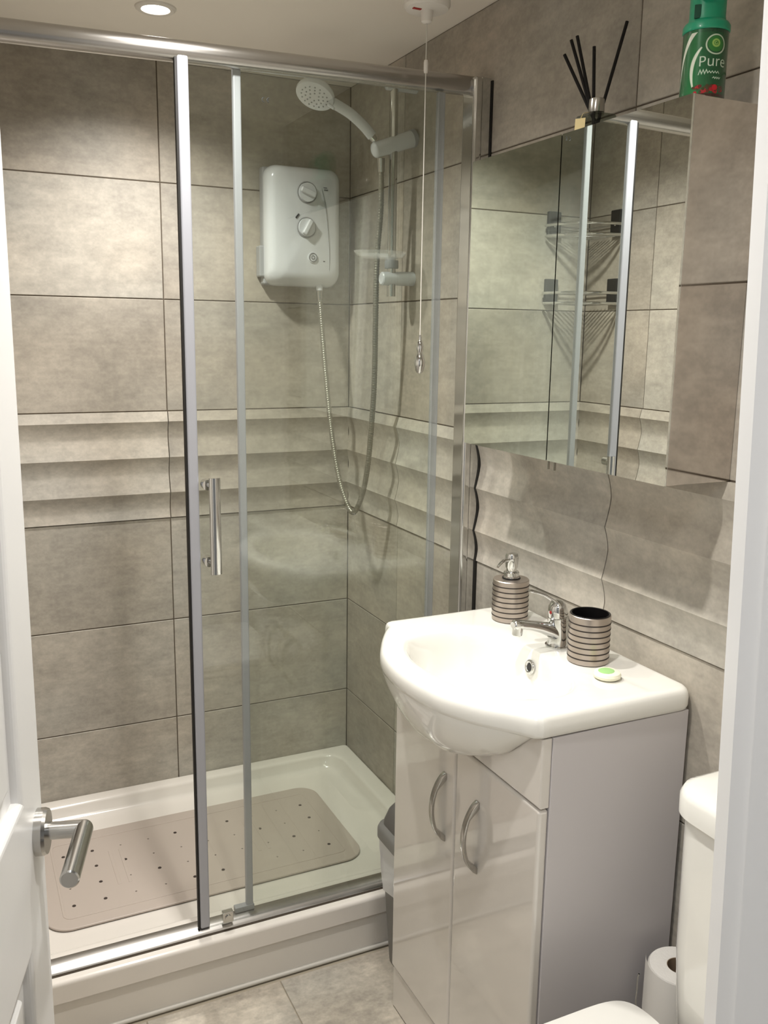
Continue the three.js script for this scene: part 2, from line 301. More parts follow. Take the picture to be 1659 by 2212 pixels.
// ---------------------------------------------------------------- sliding shower enclosure
{
  const t = thing('shower_enclosure', 'chrome framed sliding glass shower door standing on the white tray', 'shower door');
  const railGeo = (h, d, len, r) => { const s = shapeRR(d, h, r); return new THREE.ExtrudeGeometry(s, { depth: len, bevelEnabled: false, curveSegments: 12 }).rotateY(Math.PI / 2); };
  const top = mesh('top_rail', creased(railGeo(0.039, 0.036, 1.085, 0.0175), 0.5).translate(0, 0, 0), M.railChrome, t);
  top.position.set(XL + 0.006, 1.944, 0.735); top.rotation.z = 0.024;
  const bs = new THREE.Shape(); bs.moveTo(-0.755, 0); bs.lineTo(-0.755, 0.004); bs.quadraticCurveTo(-0.749, 0.011, -0.738, 0.0145); bs.quadraticCurveTo(-0.728, 0.0175, -0.719, 0.0165); bs.lineTo(-0.7165, 0.0145); bs.lineTo(-0.716, 0); bs.lineTo(-0.755, 0);
  mesh('bottom_rail', creased(new THREE.ExtrudeGeometry(bs, { depth: -XL - 0.01, bevelEnabled: false, curveSegments: 14 }).rotateY(Math.PI / 2).translate(XL + 0.005, 0.1462, 0), 0.5), M.railChrome, t);
  mesh('rail_gap_shade', box(XL + 0.005, -0.004, 0.1448, 0.1472, 0.7552, 0.7578), std(0x4a4033, 0.8), t);  // shaded gap between rail and tray lip, drawn as a dark brown strip
  mesh('wall_profile', [box(-0.047, -0.024, 0.1462, 1.985, 0.712, 0.765, 0.008), box(-0.027, -0.003, 0.1462, 1.985, 0.722, 0.760, 0.002)], M.chrome, t);
  { // shadow gap drawn as a black strip, following the relief of the tiles
    const pts = [[-0.0036, 0.1462]];
    for (let i = 0; i <= 120; i++) { const q = 0.3 - (0.3 * i) / 120, k = (q + 0.073) % 0.1 / 0.1; pts.push([-0.0036 - 0.8 * Math.max(0, 0.0074 + WAVE * wave(k) - 0.008), 0.935 + (0.3 * i) / 120]); }
    pts.push([-0.0036, 1.2352], [-0.0036, 1.98], [0.001, 1.98], [0.001, 0.1462]);
    mesh('wall_gap_shade', new THREE.ExtrudeGeometry(new THREE.Shape(pts.map((p) => new THREE.Vector2(...p))), { depth: 0.005, bevelEnabled: false }).translate(0, 0, 0.7585), M.blackSealAndGap, t);
  }
  mesh('wall_profile', [box(XL + 0.016, XL + 0.047, 0.1462, 1.96, 0.712, 0.761, 0.007), box(XL + 0.002, XL + 0.018, 0.1462, 1.96, 0.722, 0.760, 0.002)], M.chrome, t);
  const fixed = mesh('fixed_pane', box(-0.548, -0.04, 0.166, 1.951, 0.7195, 0.7255), M.pane, t);
  mesh('edge_strip', [box(-0.557, -0.541, 0.166, 1.951, 0.7165, 0.7285, 0.003)], M.aluminium, fixed).userData.label = 'satin aluminium strip along the free edge';
  mesh('foot_clip', [box(-0.584, -0.539, 0.1625, 0.176, 0.7145, 0.7305, 0.002)], M.greyPlastic, fixed);
  const ce = [];
  for (const [x, bar] of [[-0.4945, 0], [-0.4845, 1]]) { ce.push(new THREE.TorusGeometry(0.0042, 0.0008, 6, 16, Math.PI).rotateZ(Math.PI / 2).translate(x, 1.893, 0.7257)); if (bar) ce.push(box(x - 0.004, x - 0.0008, 1.8923, 1.8937, 0.7255, 0.726)); }
  mesh('printed_mark', ce, M.darkMark, fixed);
  const door = mesh('sliding_pane', box(-0.656, -0.118, 0.166, 1.947, 0.7415, 0.7475), M.pane, t);
  mesh('edge_strip', [box(-0.668, -0.647, 0.162, 1.947, 0.7375, 0.7515, 0.004)], M.aluminium, door).userData.label = 'satin aluminium leading edge';
  mesh('black_seal', [box(-0.6725, -0.668, 0.162, 1.947, 0.7395, 0.7495, 0.001)], M.blackSealAndGap, door);
  mesh('trailing_strip', [box(-0.125, -0.107, 0.166, 1.947, 0.739, 0.750, 0.003)], M.seal, door);
  mesh('handle', [(() => { const hs = new THREE.Shape(); hs.moveTo(-0.0115, 0); hs.quadraticCurveTo(-0.0105, 0.006, 0, 0.0075); hs.quadraticCurveTo(0.0105, 0.006, 0.0115, 0); hs.quadraticCurveTo(0.006, 0.002, 0, 0.0022); hs.quadraticCurveTo(-0.006, 0.002, -0.0115, 0); return creased(new THREE.ExtrudeGeometry(hs, { depth: 0.196, bevelEnabled: false, curveSegments: 14 }).rotateX(-Math.PI / 2).scale(1, 1, -1), 0.4); })().translate(-0.624, 0.972, 0.783), rod([-0.634, 1.152, 0.7475], [-0.634, 1.152, 0.769], 0.0105, 0.0105, 24), rod([-0.630, 1.152, 0.765], [-0.627, 1.152, 0.785], 0.007), rod([-0.634, 0.995, 0.7475], [-0.634, 0.995, 0.769], 0.0105, 0.0105, 24), rod([-0.630, 0.995, 0.765], [-0.627, 0.995, 0.785], 0.007)], M.chrome, door).userData.label = 'flat chrome pull bar on two round posts';
  mesh('bottom_guide', [box(-0.620, -0.596, 0.166, 0.192, 0.7455, 0.7595, 0.002), rod([-0.608, 0.179, 0.7575], [-0.608, 0.179, 0.7625], 0.007)], M.chrome, door);
}

// ---------------------------------------------------------------- electric shower unit and its fittings
{
  const t = thing('electric_shower', 'white electric shower unit with two dials on the back wall', 'electric shower', [-0.1655, 1.739, 0]);
  t.scale.set(1.035, 1.045, 1);
  const plate = mesh('back_plate', box(-0.105, 0.1, -0.15, 0.15, 0.001, 0.03, 0.006), M.greyPlastic, t);
  mesh('isolator_block', box(-0.116, -0.1, -0.13, -0.05, 0.002, 0.034, 0.004), M.greyPlastic, plate);
  // shell: rounded rectangle that swells forward, flattened underneath
  const rings = [];
  const R = (w, h, r, z, dy = 0, bow = 0) => rrect(-w / 2, w / 2, -h / 2, h / 2, r, 0, 10).map(([x, , v]) => [x, -v + dy, z + bow * (1 - (2 * x / w) ** 2)]);
  for (const [w, h, r, z, dy, b] of [[0.194, 0.288, 0.026, 0.016, 0, 0], [0.207, 0.304, 0.03, 0.024, 0, 0], [0.210, 0.306, 0.032, 0.04, 0, 0], [0.207, 0.301, 0.031, 0.055, 0.001, 0], [0.199, 0.290, 0.03, 0.068, 0.003, 0.002], [0.184, 0.272, 0.028, 0.077, 0.006, 0.003], [0.164, 0.25, 0.026, 0.0805, 0.009, 0.004], [0.08, 0.13, 0.02, 0.0815, 0.01, 0.005]]) rings.push(R(w, h, r, z, dy, b));
  mesh('casing', loft(rings, { capEnd: true }), M.white, t);
  const z0 = 0.0845;
  const dial = (x, y, r, a) => {
    const d = mesh('dial', [new THREE.CylinderGeometry(r, r * 1.06, 0.009, 40).rotateX(Math.PI / 2).translate(0, 0, 0.004), box(-r * 0.93, r * 0.93, -r * 0.3, r * 0.3, 0.006, 0.019, 0.004)], M.white, t);
    d.position.set(x, y, z0); d.rotation.z = a;
    const rg = mesh('dial_ring', new THREE.TorusGeometry(r * 1.13, 0.0016, 8, 48), M.greyPlastic, d); rg.position.z = 0.0005; return d;
  };
  dial(0.001, 0.085, 0.0235, -0.35); dial(-0.001, -0.003, 0.0225, 1.05);
  const b = mesh('start_button', [new THREE.CylinderGeometry(0.0135, 0.0145, 0.006, 36).rotateX(Math.PI / 2)], M.white, t); b.position.set(0.017, -0.078, z0 - 0.001);
  mesh('button_ring', [new THREE.TorusGeometry(0.0105, 0.0013, 8, 36).translate(0, 0, 0.0035), new THREE.TorusGeometry(0.0045, 0.0012, 8, 24).translate(0, 0, 0.0035)], M.mark, b);
  mesh('swage_line', tube([[0.035, 0.122, 0.0815], [0.047, 0.085, 0.0826], [0.056, 0.04, 0.0826], [0.063, -0.02, 0.082], [0.066, -0.075, 0.0818], [0.066, -0.11, 0.0812]], 0.0011, 40, 6), M.greyPlastic, t);
  const pr = [box(0.033, 0.053, -0.0885, -0.0855, z0 - 0.0035, z0 - 0.0015), box(0.036, 0.05, -0.0895, -0.0845, z0 - 0.0035, z0 - 0.0018)];
  mesh('printed_mark', pr, M.darkMark, t);
  mesh('printed_mark', [box(0.048, 0.058, 0.1, 0.1015, 0.078, 0.0835), box(0.05, 0.061, 0.094, 0.0965, 0.078, 0.0835)], M.mark, t);
  mesh('dial_pointer', [box(-0.002, 0.002, -0.007, 0.007, -0.0005, 0.0005).rotateZ(-0.7).translate(-0.026, 0.025, z0 - 0.0005)], M.darkMark, t);
  mesh('hose_outlet', [rod([0.0475, -0.138, 0.052], [0.0475, -0.162, 0.0545], 0.011, 0.009)], M.white, t);
}
{
  const t = thing('shower_riser_rail', 'chrome riser rail with white brackets on the right tiled wall', 'riser rail');
  const X = -0.06, Z = 0.405;
  mesh('rail', rod([X, 1.545, Z], [X, 2.05, Z], 0.0105, 0.0105, 28), M.chrome, t);
  mesh('bracket', [rod([0, 2.045, Z], [-0.078, 2.045, Z], 0.0155, 0.0155, 28), new THREE.SphereGeometry(0.0155, 24, 14).scale(0.4, 1, 1).translate(-0.078, 2.045, Z)], M.white, t);
  mesh('bracket', [rod([0.0, 1.59, Z], [-0.086, 1.588, Z], 0.018, 0.0165, 32), rod([-0.086, 1.588, Z], [-0.0885, 1.588, Z], 0.0165, 0.0135, 32)], M.white, t);
  mesh('slider', [rod([-0.005, 1.927, Z], [-0.108, 1.89, Z], 0.0205, 0.0185, 32), new THREE.SphereGeometry(0.0186, 24, 16).scale(0.5, 1, 1).rotateZ(0.35).translate(-0.108, 1.89, Z)], M.white, t);
  mesh('slider_knob', [rod([-0.002, 1.928, Z + 0.001], [-0.012, 1.9245, Z + 0.001], 0.0215, 0.0215, 32)], M.greyPlastic, t);
}
{
  const t = thing('soap_dish', 'clear plastic soap dish clipped on the riser rail', 'soap dish', [-0.1, 1.643, 0.424]);
  const dish = new Brush(new THREE.LatheGeometry([[0.001, -0.010], [0.5, -0.010], [0.85, -0.006], [1.0, 0.004], [1.03, 0.008], [1.0, 0.008], [0.84, -0.003], [0.5, -0.007], [0.001, -0.007], [0.001, -0.010]].map(([r, y]) => new THREE.Vector2(r * 0.062, y)), 48).scale(1.08, 1, 0.72));
  const hole = new Brush(new THREE.CylinderGeometry(0.0122, 0.0122, 0.1, 24).translate(0.04, 0, -0.019));
  dish.updateMatrixWorld(); hole.updateMatrixWorld();
  const cut = new Evaluator(); cut.useGroups = false;
  mesh('tray', creased(cut.evaluate(dish, hole, SUBTRACTION).geometry, 0.6), phys({ color: 0xffffff, roughness: 0.08, transmission: 0.78, thickness: 0, ior: 1.5 }), t);
  mesh('clip', lathe([[0.0112, -0.03], [0.0165, -0.03], [0.0175, -0.027], [0.0175, -0.013], [0.0165, -0.0102], [0.0112, -0.0102], [0.0112, -0.03]], 32).translate(0.04, 0, -0.019), M.greyPlastic, t);
}
{ // hand shower: face looks down and away from the wall
  const t = thing('hand_shower', 'white hand shower resting in the slider of the riser rail', 'shower head');
  const n = V(-0.42, -0.86, 0.28).normalize();
  mesh('handle', [tube([[-0.118, 1.9215, 0.405], [-0.138, 1.940, 0.405], [-0.175, 1.966, 0.404], [-0.215, 1.984, 0.402]], 0.0125, 30, 20), new THREE.SphereGeometry(0.0125, 20, 14).translate(-0.215, 1.984, 0.402)], M.white, t);
  mesh('collar', [rod([-0.119, 1.9205, 0.405], [-0.1095, 1.9122, 0.405], 0.0095, 0.0075)], M.chrome, t);
  const c = [-0.262, 2.0, 0.4];
  mesh('head', aim(lathe([[0.0, -0.026], [0.018, -0.025], [0.034, -0.018], [0.045, -0.006], [0.047, 0.002], [0.0455, 0.007], [0.041, 0.0085], [0.0, 0.0085]], 48), [n.x, n.y, n.z]).translate(...c), M.white, t);
  const nz = [], nozzle = new THREE.CylinderGeometry(0.0016, 0.002, 0.002, 10);
  for (const [r, k] of [[0.012, 6], [0.022, 11], [0.032, 16]]) for (let i = 0; i < k; i++) { const a = (i / k) * Math.PI * 2; nz.push(aim(nozzle.clone().translate(r * Math.cos(a), 0.0092, r * Math.sin(a)), [n.x, n.y, n.z]).translate(...c)); }
  mesh('nozzle_plate', nz, M.greyPlastic, t).userData.label = 'rings of small grey nozzles';
  mesh('spray_lever', [rod([-0.237, 1.975, 0.42], [-0.228, 1.965, 0.432], 0.004, 0.003)], M.white, t);
}
{ // corrugated hose hanging in a U from the unit to the slider
  const pts = [[-0.1165, 1.566, 0.0553], [-0.1165, 1.50, 0.068], [-0.116, 1.348, 0.1], [-0.116, 1.144, 0.16], [-0.108, 1.019, 0.21], [-0.0935, 0.963, 0.25], [-0.08, 1.03, 0.29], [-0.074, 1.273, 0.335], [-0.083, 1.477, 0.363], [-0.086, 1.569, 0.3705], [-0.0845, 1.65, 0.3715], [-0.083, 1.76, 0.386], [-0.0905, 1.866, 0.4005]];
  const c = new THREE.CatmullRomCurve3(pts.map((p) => V(...p)), false, 'centripetal');
  const n = 700, seg = 10, g = new THREE.TubeGeometry(c, n, 0.0072, seg, false), P = g.attributes.position;
  const cp = c.getSpacedPoints(n);
  for (let i = 0; i <= n; i++) { const k = 1 + 0.11 * Math.sin(i * 2.2); for (let j = 0; j <= seg; j++) { const q = i * (seg + 1) + j, o = cp[i]; P.setXYZ(q, o.x + (P.getX(q) - o.x) * k, o.y + (P.getY(q) - o.y) * k, o.z + (P.getZ(q) - o.z) * k); } }
  g.computeVertexNormals();
  const t = thing('flexible_hose', 'silver flexible hose looping down from the white shower unit', 'shower hose');
  mesh('hose', g, std(0x9b978c, 0.3, 0.75), t);
  mesh('end_nut', [rod([-0.1165, 1.5685, 0.0548], [-0.1165, 1.540, 0.059], 0.0095, 0.008)], M.chromeSoft, t);
  mesh('end_nut', [rod([-0.0915, 1.8735, 0.4012], [-0.0885, 1.842, 0.398], 0.0095, 0.008)], M.chromeSoft, t);
}
// corner baskets on suction mounts (seen in the mirror)
function caddy(y, label) {
  const t = thing('corner_basket', label, 'shower basket', [XL, y, 0], 0, 'chrome corner baskets');
  const R = 0.185, arc = (r, yy, n = 24) => Array.from({ length: n + 1 }, (_, i) => { const a = 0.05 + (Math.PI / 2 - 0.1) * (i / n); return [r * Math.cos(a) ** 0.8, yy, r * Math.sin(a) ** 0.8]; });
  mesh('rim', [tube(arc(R, 0.004), 0.0048, 40, 10), tube(arc(R * 0.985, -0.028), 0.0048, 40, 10), tube([[0.012, 0.004, 0.012], [0.1, 0.004, 0.01], [R * 0.99, 0.004, 0.012]], 0.0025, 8, 8), tube([[0.012, 0.004, 0.012], [0.01, 0.004, 0.1], [0.012, 0.004, R * 0.99]], 0.0025, 8, 8)], M.chrome, t);
  for (let i = 0; i < 9; i++) { const s = 0.03 + i * 0.0175; mesh('floor_wire', tube([[0.012 + s, -0.03, 0.012], [0.012 + s * 0.5, -0.031, 0.012 + s * 0.5], [0.012, -0.03, 0.012 + s]], 0.0016, 8, 6), M.chrome, t); }
  mesh('mount', [box(0.125, 0.172, -0.03, 0.05, 0.001, 0.016, 0.003)], M.blackPlastic, t); mesh('mount', [box(0.001, 0.016, -0.03, 0.05, 0.125, 0.172, 0.003)], M.blackPlastic, t);
  for (const f of [(x, z) => [x, z], (x, z) => [z, x]]) { const [a, b] = f(0.1485, 0.012); mesh('clasp', new THREE.SphereGeometry(0.007, 16, 10).translate(a, 0.006, b), M.chrome, t); }
}
caddy(1.795, 'chrome corner basket on black mounts, upper of the two in the mirror');
caddy(1.585, 'chrome corner basket on black mounts, lower of the two in the mirror');

// ---------------------------------------------------------------- ceiling fittings
SPOTS.forEach(([x, z], i) => {
  const t = thing('downlight', ['round recessed ceiling downlight inside the shower', 'round recessed ceiling downlight over the washbasin', 'round recessed ceiling downlight near the doorway'][i], 'downlight', [x, CEIL, z]);
  mesh('bezel', lathe([[0.029, -0.001], [0.031, -0.005], [0.039, -0.006], [0.043, -0.003], [0.044, 0.0], [0.029, 0.0]], 48), M.whiteMatt, t);
  mesh('lamp', new THREE.CylinderGeometry(0.0285, 0.0285, 0.002, 36).translate(0, -0.001, 0), M.glow, t);
  const l = new THREE.SpotLight(SPOT_COLOR, SPOT_POWER[i], 0, SPOT_ANGLE, 1, 2);
  l.position.set(0, -0.012, 0); l.target.position.set(0, -1, 0); l.castShadow = true; l.shadow.radius = 1.4; l.shadow.mapSize.set(1024, 1024); l.shadow.camera.near = 0.02;
  t.add(l); t.add(l.target);
});
{
  const t = thing('hall_ceiling_lamp', 'square ceiling lamp in the hall', 'ceiling lamp', [-1.5, 2.4, 2.75]);
  mesh('diffuser', box(-0.3, 0.3, -0.03, 0, -0.3, 0.3, 0.01), M.hallGlow, t);
  const l = new THREE.RectAreaLight(HALL_COLOR, HALL_POWER, 0.58, 0.58); l.position.set(0, -0.035, 0); l.rotation.x = -Math.PI / 2; t.add(l);
}
{
  const t = thing('pull_cord_switch', 'white ceiling pull-cord switch with a chrome pull', 'pull switch', [-0.182, CEIL, 0.80]);
  mesh('base', lathe([[0, -0.001], [0.046, -0.001], [0.046, -0.05], [0.042, -0.056], [0.03, -0.058], [0, -0.058]], 40), M.whiteMatt, t);
  mesh('neon_mark', box(-0.033, -0.015, -0.0595, -0.0575, 0.000, 0.007, 0.0008), M.red, t).userData.label = 'small red marker';
  mesh('spout', lathe([[0, -0.056], [0.0125, -0.056], [0.0105, -0.078], [0.006, -0.081], [0, -0.081]], 28), M.whiteMatt, t);
  mesh('cord', [rod([0, -0.078, 0], [0, -0.687, 0], 0.0012, 0.0012, 8)], M.offWhite, t);
  mesh('connector', lathe([[0, -0.148], [0.0035, -0.148], [0.0045, -0.153], [0.0045, -0.166], [0.0035, -0.172], [0, -0.172]], 20), M.whiteMatt, t);
  mesh('pull', lathe([[0, -0.684], [0.0026, -0.685], [0.0036, -0.690], [0.0032, -0.695], [0.005, -0.698], [0.0075, -0.708], [0.0078, -0.714], [0.0055, -0.719], [0.005, -0.721], [0.0085, -0.728], [0.0115, -0.74], [0.0112, -0.749], [0.0106, -0.750], [0.009, -0.758], [0.0045, -0.764], [0, -0.765]], 32), M.chrome, t);
}

// ---------------------------------------------------------------- mirrored wall cabinet
const CAB = { x: -0.13, y0: 1.2345, y1: 1.782, z0: 0.912, z1: 1.498 };
{
  const { x, y0, y1, z0, z1 } = CAB, t = thing('mirror_cabinet', 'stainless steel wall cabinet with two mirror doors above the basin', 'mirror cabinet');
  mesh('carcass', [box(-0.1108, -0.001, y0 + 0.0005, y1 - 0.0005, z0 + 0.0008, z1 - 0.0008)], M.cabinetSteel, t);
  for (const [a, b] of [[z0, 1.1985], [1.2015, z1]]) {
    const d = mesh('door', box(x + 0.001, x + 0.019, y0, y1, a, b, 0.0004), M.cabinetSteel, t);
    mesh('mirror_pane', box(x - 0.003, x + 0.0006, y0, y1, a, b), M.mirror, d);
    mesh('finger_pull', [box(x + 0.002, x + 0.006, y0 - 0.016, y0 + 0.001, a === z0 ? b - 0.0015 : a + 0.014, a === z0 ? b + 0.0005 : a + 0.016)], M.chromeSoft, d);
  }
}
{ // reed diffuser on the cabinet
  const y = CAB.y1, t = thing('reed_diffuser', 'small glass reed diffuser with black sticks on the mirror cabinet', 'reed diffuser', [-0.068, y, 1.203]);
  mesh('bottle', [new RoundedBoxGeometry(0.05, 0.036, 0.05, 4, 0.005).translate(0, 0.0185, 0), rod([0, 0.036, 0], [0, 0.04, 0], 0.013)], phys({ color: 0xc4c9c2, roughness: 0.02, transmission: 1, thickness: 0, ior: 1.5 }), t);
  mesh('collar', lathe([[0.009, 0.062], [0.0125, 0.0615], [0.0135, 0.060], [0.0135, 0.040], [0.0125, 0.039], [0.009, 0.039]], 36), M.chromeSoft, t);
  for (const e of [[-0.031, 0.140, -0.055], [-0.028, 0.160, -0.042], [-0.022, 0.165, -0.034], [-0.004, 0.145, -0.010], [0.034, 0.180, 0.024]]) {
    const k = 0.05 / e[1];   // all cross in the collar
    const m = [0.0 + (e[0] > 0 ? 0.004 : -0.003), 0.05, e[0] > 0 ? 0.003 : -0.003], d = [(m[0] - e[0]), (m[1] - e[1]), (m[2] - e[2])], s = (0.05 - 0.004) / (e[1] - 0.05);
    mesh('reed', rod(e, [m[0] + d[0] * s * 0.5, 0.05 + d[1] * s, m[2] + d[2] * s * 0.5], 0.0028, 0.0028, 12), M.reed, t);
  }
  const tg = mesh('tag', box(-0.0005, 0.0005, -0.012, 0.012, -0.009, 0.009), M.cream, t); tg.position.set(-0.0345, 0.0150, 0.003); tg.rotation.y = 0.5; tg.rotation.z = -0.1; tg.userData.label = 'cream paper tag';
  mesh('tag_string', tube([[-0.0125, 0.0395, -0.003], [-0.026, 0.036, 0.0], [-0.0335, 0.0265, 0.003]], 0.0006, 14, 6), M.cream, t);
}
{ // air freshener can
  const W = 1024, H = 512, cv = document.createElement('canvas'); cv.width = W; cv.height = H; const c = cv.getContext('2d');
  c.fillStyle = '#17522f'; c.fillRect(0, 0, W, H);
  c.fillStyle = '#0f4128'; c.fillRect(0, 0, W, 26);
  const g = c.createLinearGradient(0, 0, W, 0); g.addColorStop(0.3, 'rgba(40,130,70,0)'); g.addColorStop(0.42, 'rgba(40,130,70,0.55)'); g.addColorStop(0.55, 'rgba(40,130,70,0)'); c.fillStyle = g; c.fillRect(0, 0, W, H);
  c.fillStyle = '#d9ddcf';   // two pale leaf-like bands
  c.beginPath(); c.moveTo(452, 20); c.quadraticCurveTo(330, 140, 300, 420); c.lineTo(292, 420); c.quadraticCurveTo(300, 150, 405, 20); c.fill();
  c.beginPath(); c.moveTo(488, 138); c.quadraticCurveTo(372, 250, 440, 440); c.quadraticCurveTo(402, 270, 488, 138); c.lineWidth = 12; c.strokeStyle = '#c9d6c0'; c.stroke(); c.fill();
  c.lineWidth = 11; c.strokeStyle = '#c2d3bb'; c.beginPath(); c.arc(590, 118, 72, 0, 7); c.stroke();
  c.fillStyle = '#2c7a33'; c.beginPath(); c.arc(590, 114, 60, 0, 7); c.fill(); c.fillStyle = '#9bc464'; c.beginPath(); c.arc(590, 108, 32, 0, 7); c.fill();
  c.fillStyle = '#4f8b3c'; c.beginPath(); c.arc(590, 108, 18, 0, 7); c.fill(); c.strokeStyle = '#b7d67d'; c.lineWidth = 4; c.beginPath(); c.arc(590, 108, 10, 0, 5); c.stroke();
  c.fillStyle = '#c9d8c6'; c.font = '104px sans-serif'; c.fillText('Pure', 468, 282);
  c.strokeStyle = '#bcd0bd'; c.lineWidth = 6; c.lineCap = 'round'; c.beginPath(); c.moveTo(476, 345); for (let i = 1; i < 15; i++) c.lineTo(476 + i * 11, 330 + (i % 2 ? -20 : 10) * (i < 6 ? 1 : 0.5)); c.stroke();
  c.beginPath(); c.moveTo(580, 372); for (let i = 1; i < 8; i++) c.lineTo(580 + i * 9, 372 + (i % 2 ? -8 : 4)); c.stroke();
  for (let i = 0; i < 60; i++) { const x = 440 + rnd() * 230, y = 430 + rnd() * 52; c.fillStyle = rnd() < 0.3 ? '#a11a22' : rnd() < 0.5 ? '#5e2117' : '#3f3a1c'; c.beginPath(); c.arc(x, y, 6 + rnd() * 10, 0, 7); c.fill(); }
  c.fillStyle = '#c0202b'; c.beginPath(); c.arc(602, 442, 22, 0, 7); c.fill();
  c.fillStyle = '#3a1c14'; c.fillRect(430, 488, 280, 24);
  const tex = new THREE.CanvasTexture(cv); tex.colorSpace = THREE.SRGBColorSpace; tex.magFilter = THREE.LinearFilter; tex.wrapS = THREE.RepeatWrapping;
  const t = thing('air_freshener', 'green air freshener spray can with a teal cap on the mirror cabinet', 'air freshener', [-0.083, CAB.y1, 1.461], THREE.MathUtils.degToRad(137));
  mesh('can', [new THREE.CylinderGeometry(0.031, 0.031, 0.088, 64, 1, true).translate(0, 0.046, 0)], phys({ map: tex, roughness: 0.22, metalness: 0.1, clearcoat: 0.8, clearcoatRoughness: 0.08 }), t);
  mesh('base_rim', lathe([[0, 0.001], [0.028, 0.0], [0.0305, 0.001], [0.031, 0.003], [0.0, 0.003]], 48), M.green, t);
  mesh('cap', lathe([[0.0, 0.0905], [0.031, 0.0905], [0.0322, 0.092], [0.0322, 0.099], [0.030, 0.103], [0.0255, 0.106], [0.0245, 0.112], [0.0245, 0.14], [0.0235, 0.152], [0.0205, 0.162], [0.012, 0.168], [0, 0.169]], 48), M.teal, t);
  mesh('trigger', [box(-0.011, 0.011, 0.128, 0.152, -0.036, -0.016, 0.005)], M.teal, t);
  mesh('nozzle_recess', [box(0.009, 0.018, 0.106, 0.124, -0.0235, -0.0205, 0.001)], std(0x0d4b38, 0.6), t);
}

// ---------------------------------------------------------------- vanity unit and basin
{
  const z0 = 0.954, z1 = 1.461, xf = -0.301, t = thing('vanity_unit', 'white gloss two-door vanity unit under the washbasin', 'vanity unit');
  mesh('carcass', [box(-0.282, -0.008, 0.012, 0.8445, z0, z0 + 0.015, 0.001), box(-0.282, -0.008, 0.012, 0.8445, z1 - 0.015, z1, 0.001), box(-0.02, -0.008, 0.1, 0.8, z0 + 0.014, z1 - 0.014), box(-0.282, -0.012, 0.09, 0.106, z0 + 0.014, z1 - 0.014)], M.sidePanel, t);
  { // fascia board, cut out for the belly of the basin
    const za = z0 + 0.001, zb = z1 - 0.001, y0 = 0.7285, y1 = 0.8445, cut = [[1.0, 0.838], [1.04, 0.811], [1.076, 0.787], [1.112, 0.770], [1.16, 0.747], [1.215, 0.735], [1.26, 0.739], [1.298, 0.753], [1.335, 0.769], [1.371, 0.789], [1.40, 0.812], [1.42, 0.835]];
    const fs = new THREE.Shape([[za, y0], [zb, y0], [zb, y1], [1.422, y1], ...cut.slice().reverse(), [0.998, y1], [za, y1]].map(([z, y]) => new THREE.Vector2(-z, y)).reverse());
    mesh('fascia', new THREE.ExtrudeGeometry(fs, { depth: 0.013, bevelEnabled: true, bevelThickness: 0.003, bevelSize: 0.003, bevelOffset: -0.003, bevelSegments: 3 }).rotateY(Math.PI / 2).translate(-0.298, 0, 0), M.laminate, t);
  }
  mesh('plinth', [box(-0.297, -0.28, 0.002, 0.098, z0 + 0.002, z1 - 0.002, 0.003)], M.laminate, t);
  const handle = () => {
    const s = new THREE.Shape(), a = [], b = [];
    for (let i = 0; i <= 28; i++) { const k = i / 28, y = (k - 0.5) * 0.136, bow = 0.028 * Math.pow(Math.max(0, 1 - (2 * k - 1) ** 2), 0.75); a.push(new THREE.Vector2(-bow - 0.002, y)); const e = Math.abs(2 * k - 1), th = 0.0035 + 0.013 * Math.max(0, (e - 0.62) / 0.38) ** 0.6 * Math.max(0, 1 - ((e - 0.62) / 0.38) ** 6); b.push(new THREE.Vector2(Math.min(0, -bow - 0.002 + th + (e > 0.62 ? 0.0 : 0)), y)); }
    s.setFromPoints([...a, ...b.reverse()]);
    return creased(new THREE.ExtrudeGeometry(s, { depth: 0.011, bevelEnabled: true, bevelThickness: 0.001, bevelSize: 0.0008, bevelSegments: 2 }), 0.5).translate(0, 0, -0.0055);
  };
  const hg = handle();
  for (const [a, b, hz] of [[z0 + 0.001, 1.2005, 1.166], [1.2035, z1 - 0.001, 1.282]]) {
    const d = mesh('door', box(xf, -0.2825, 0.103, 0.7245, a, b, 0.006), M.laminate, t);
    const h = mesh('handle', hg, M.chromeSoft, d); h.position.set(xf + 0.0005, 0.585, hz);
  }
}
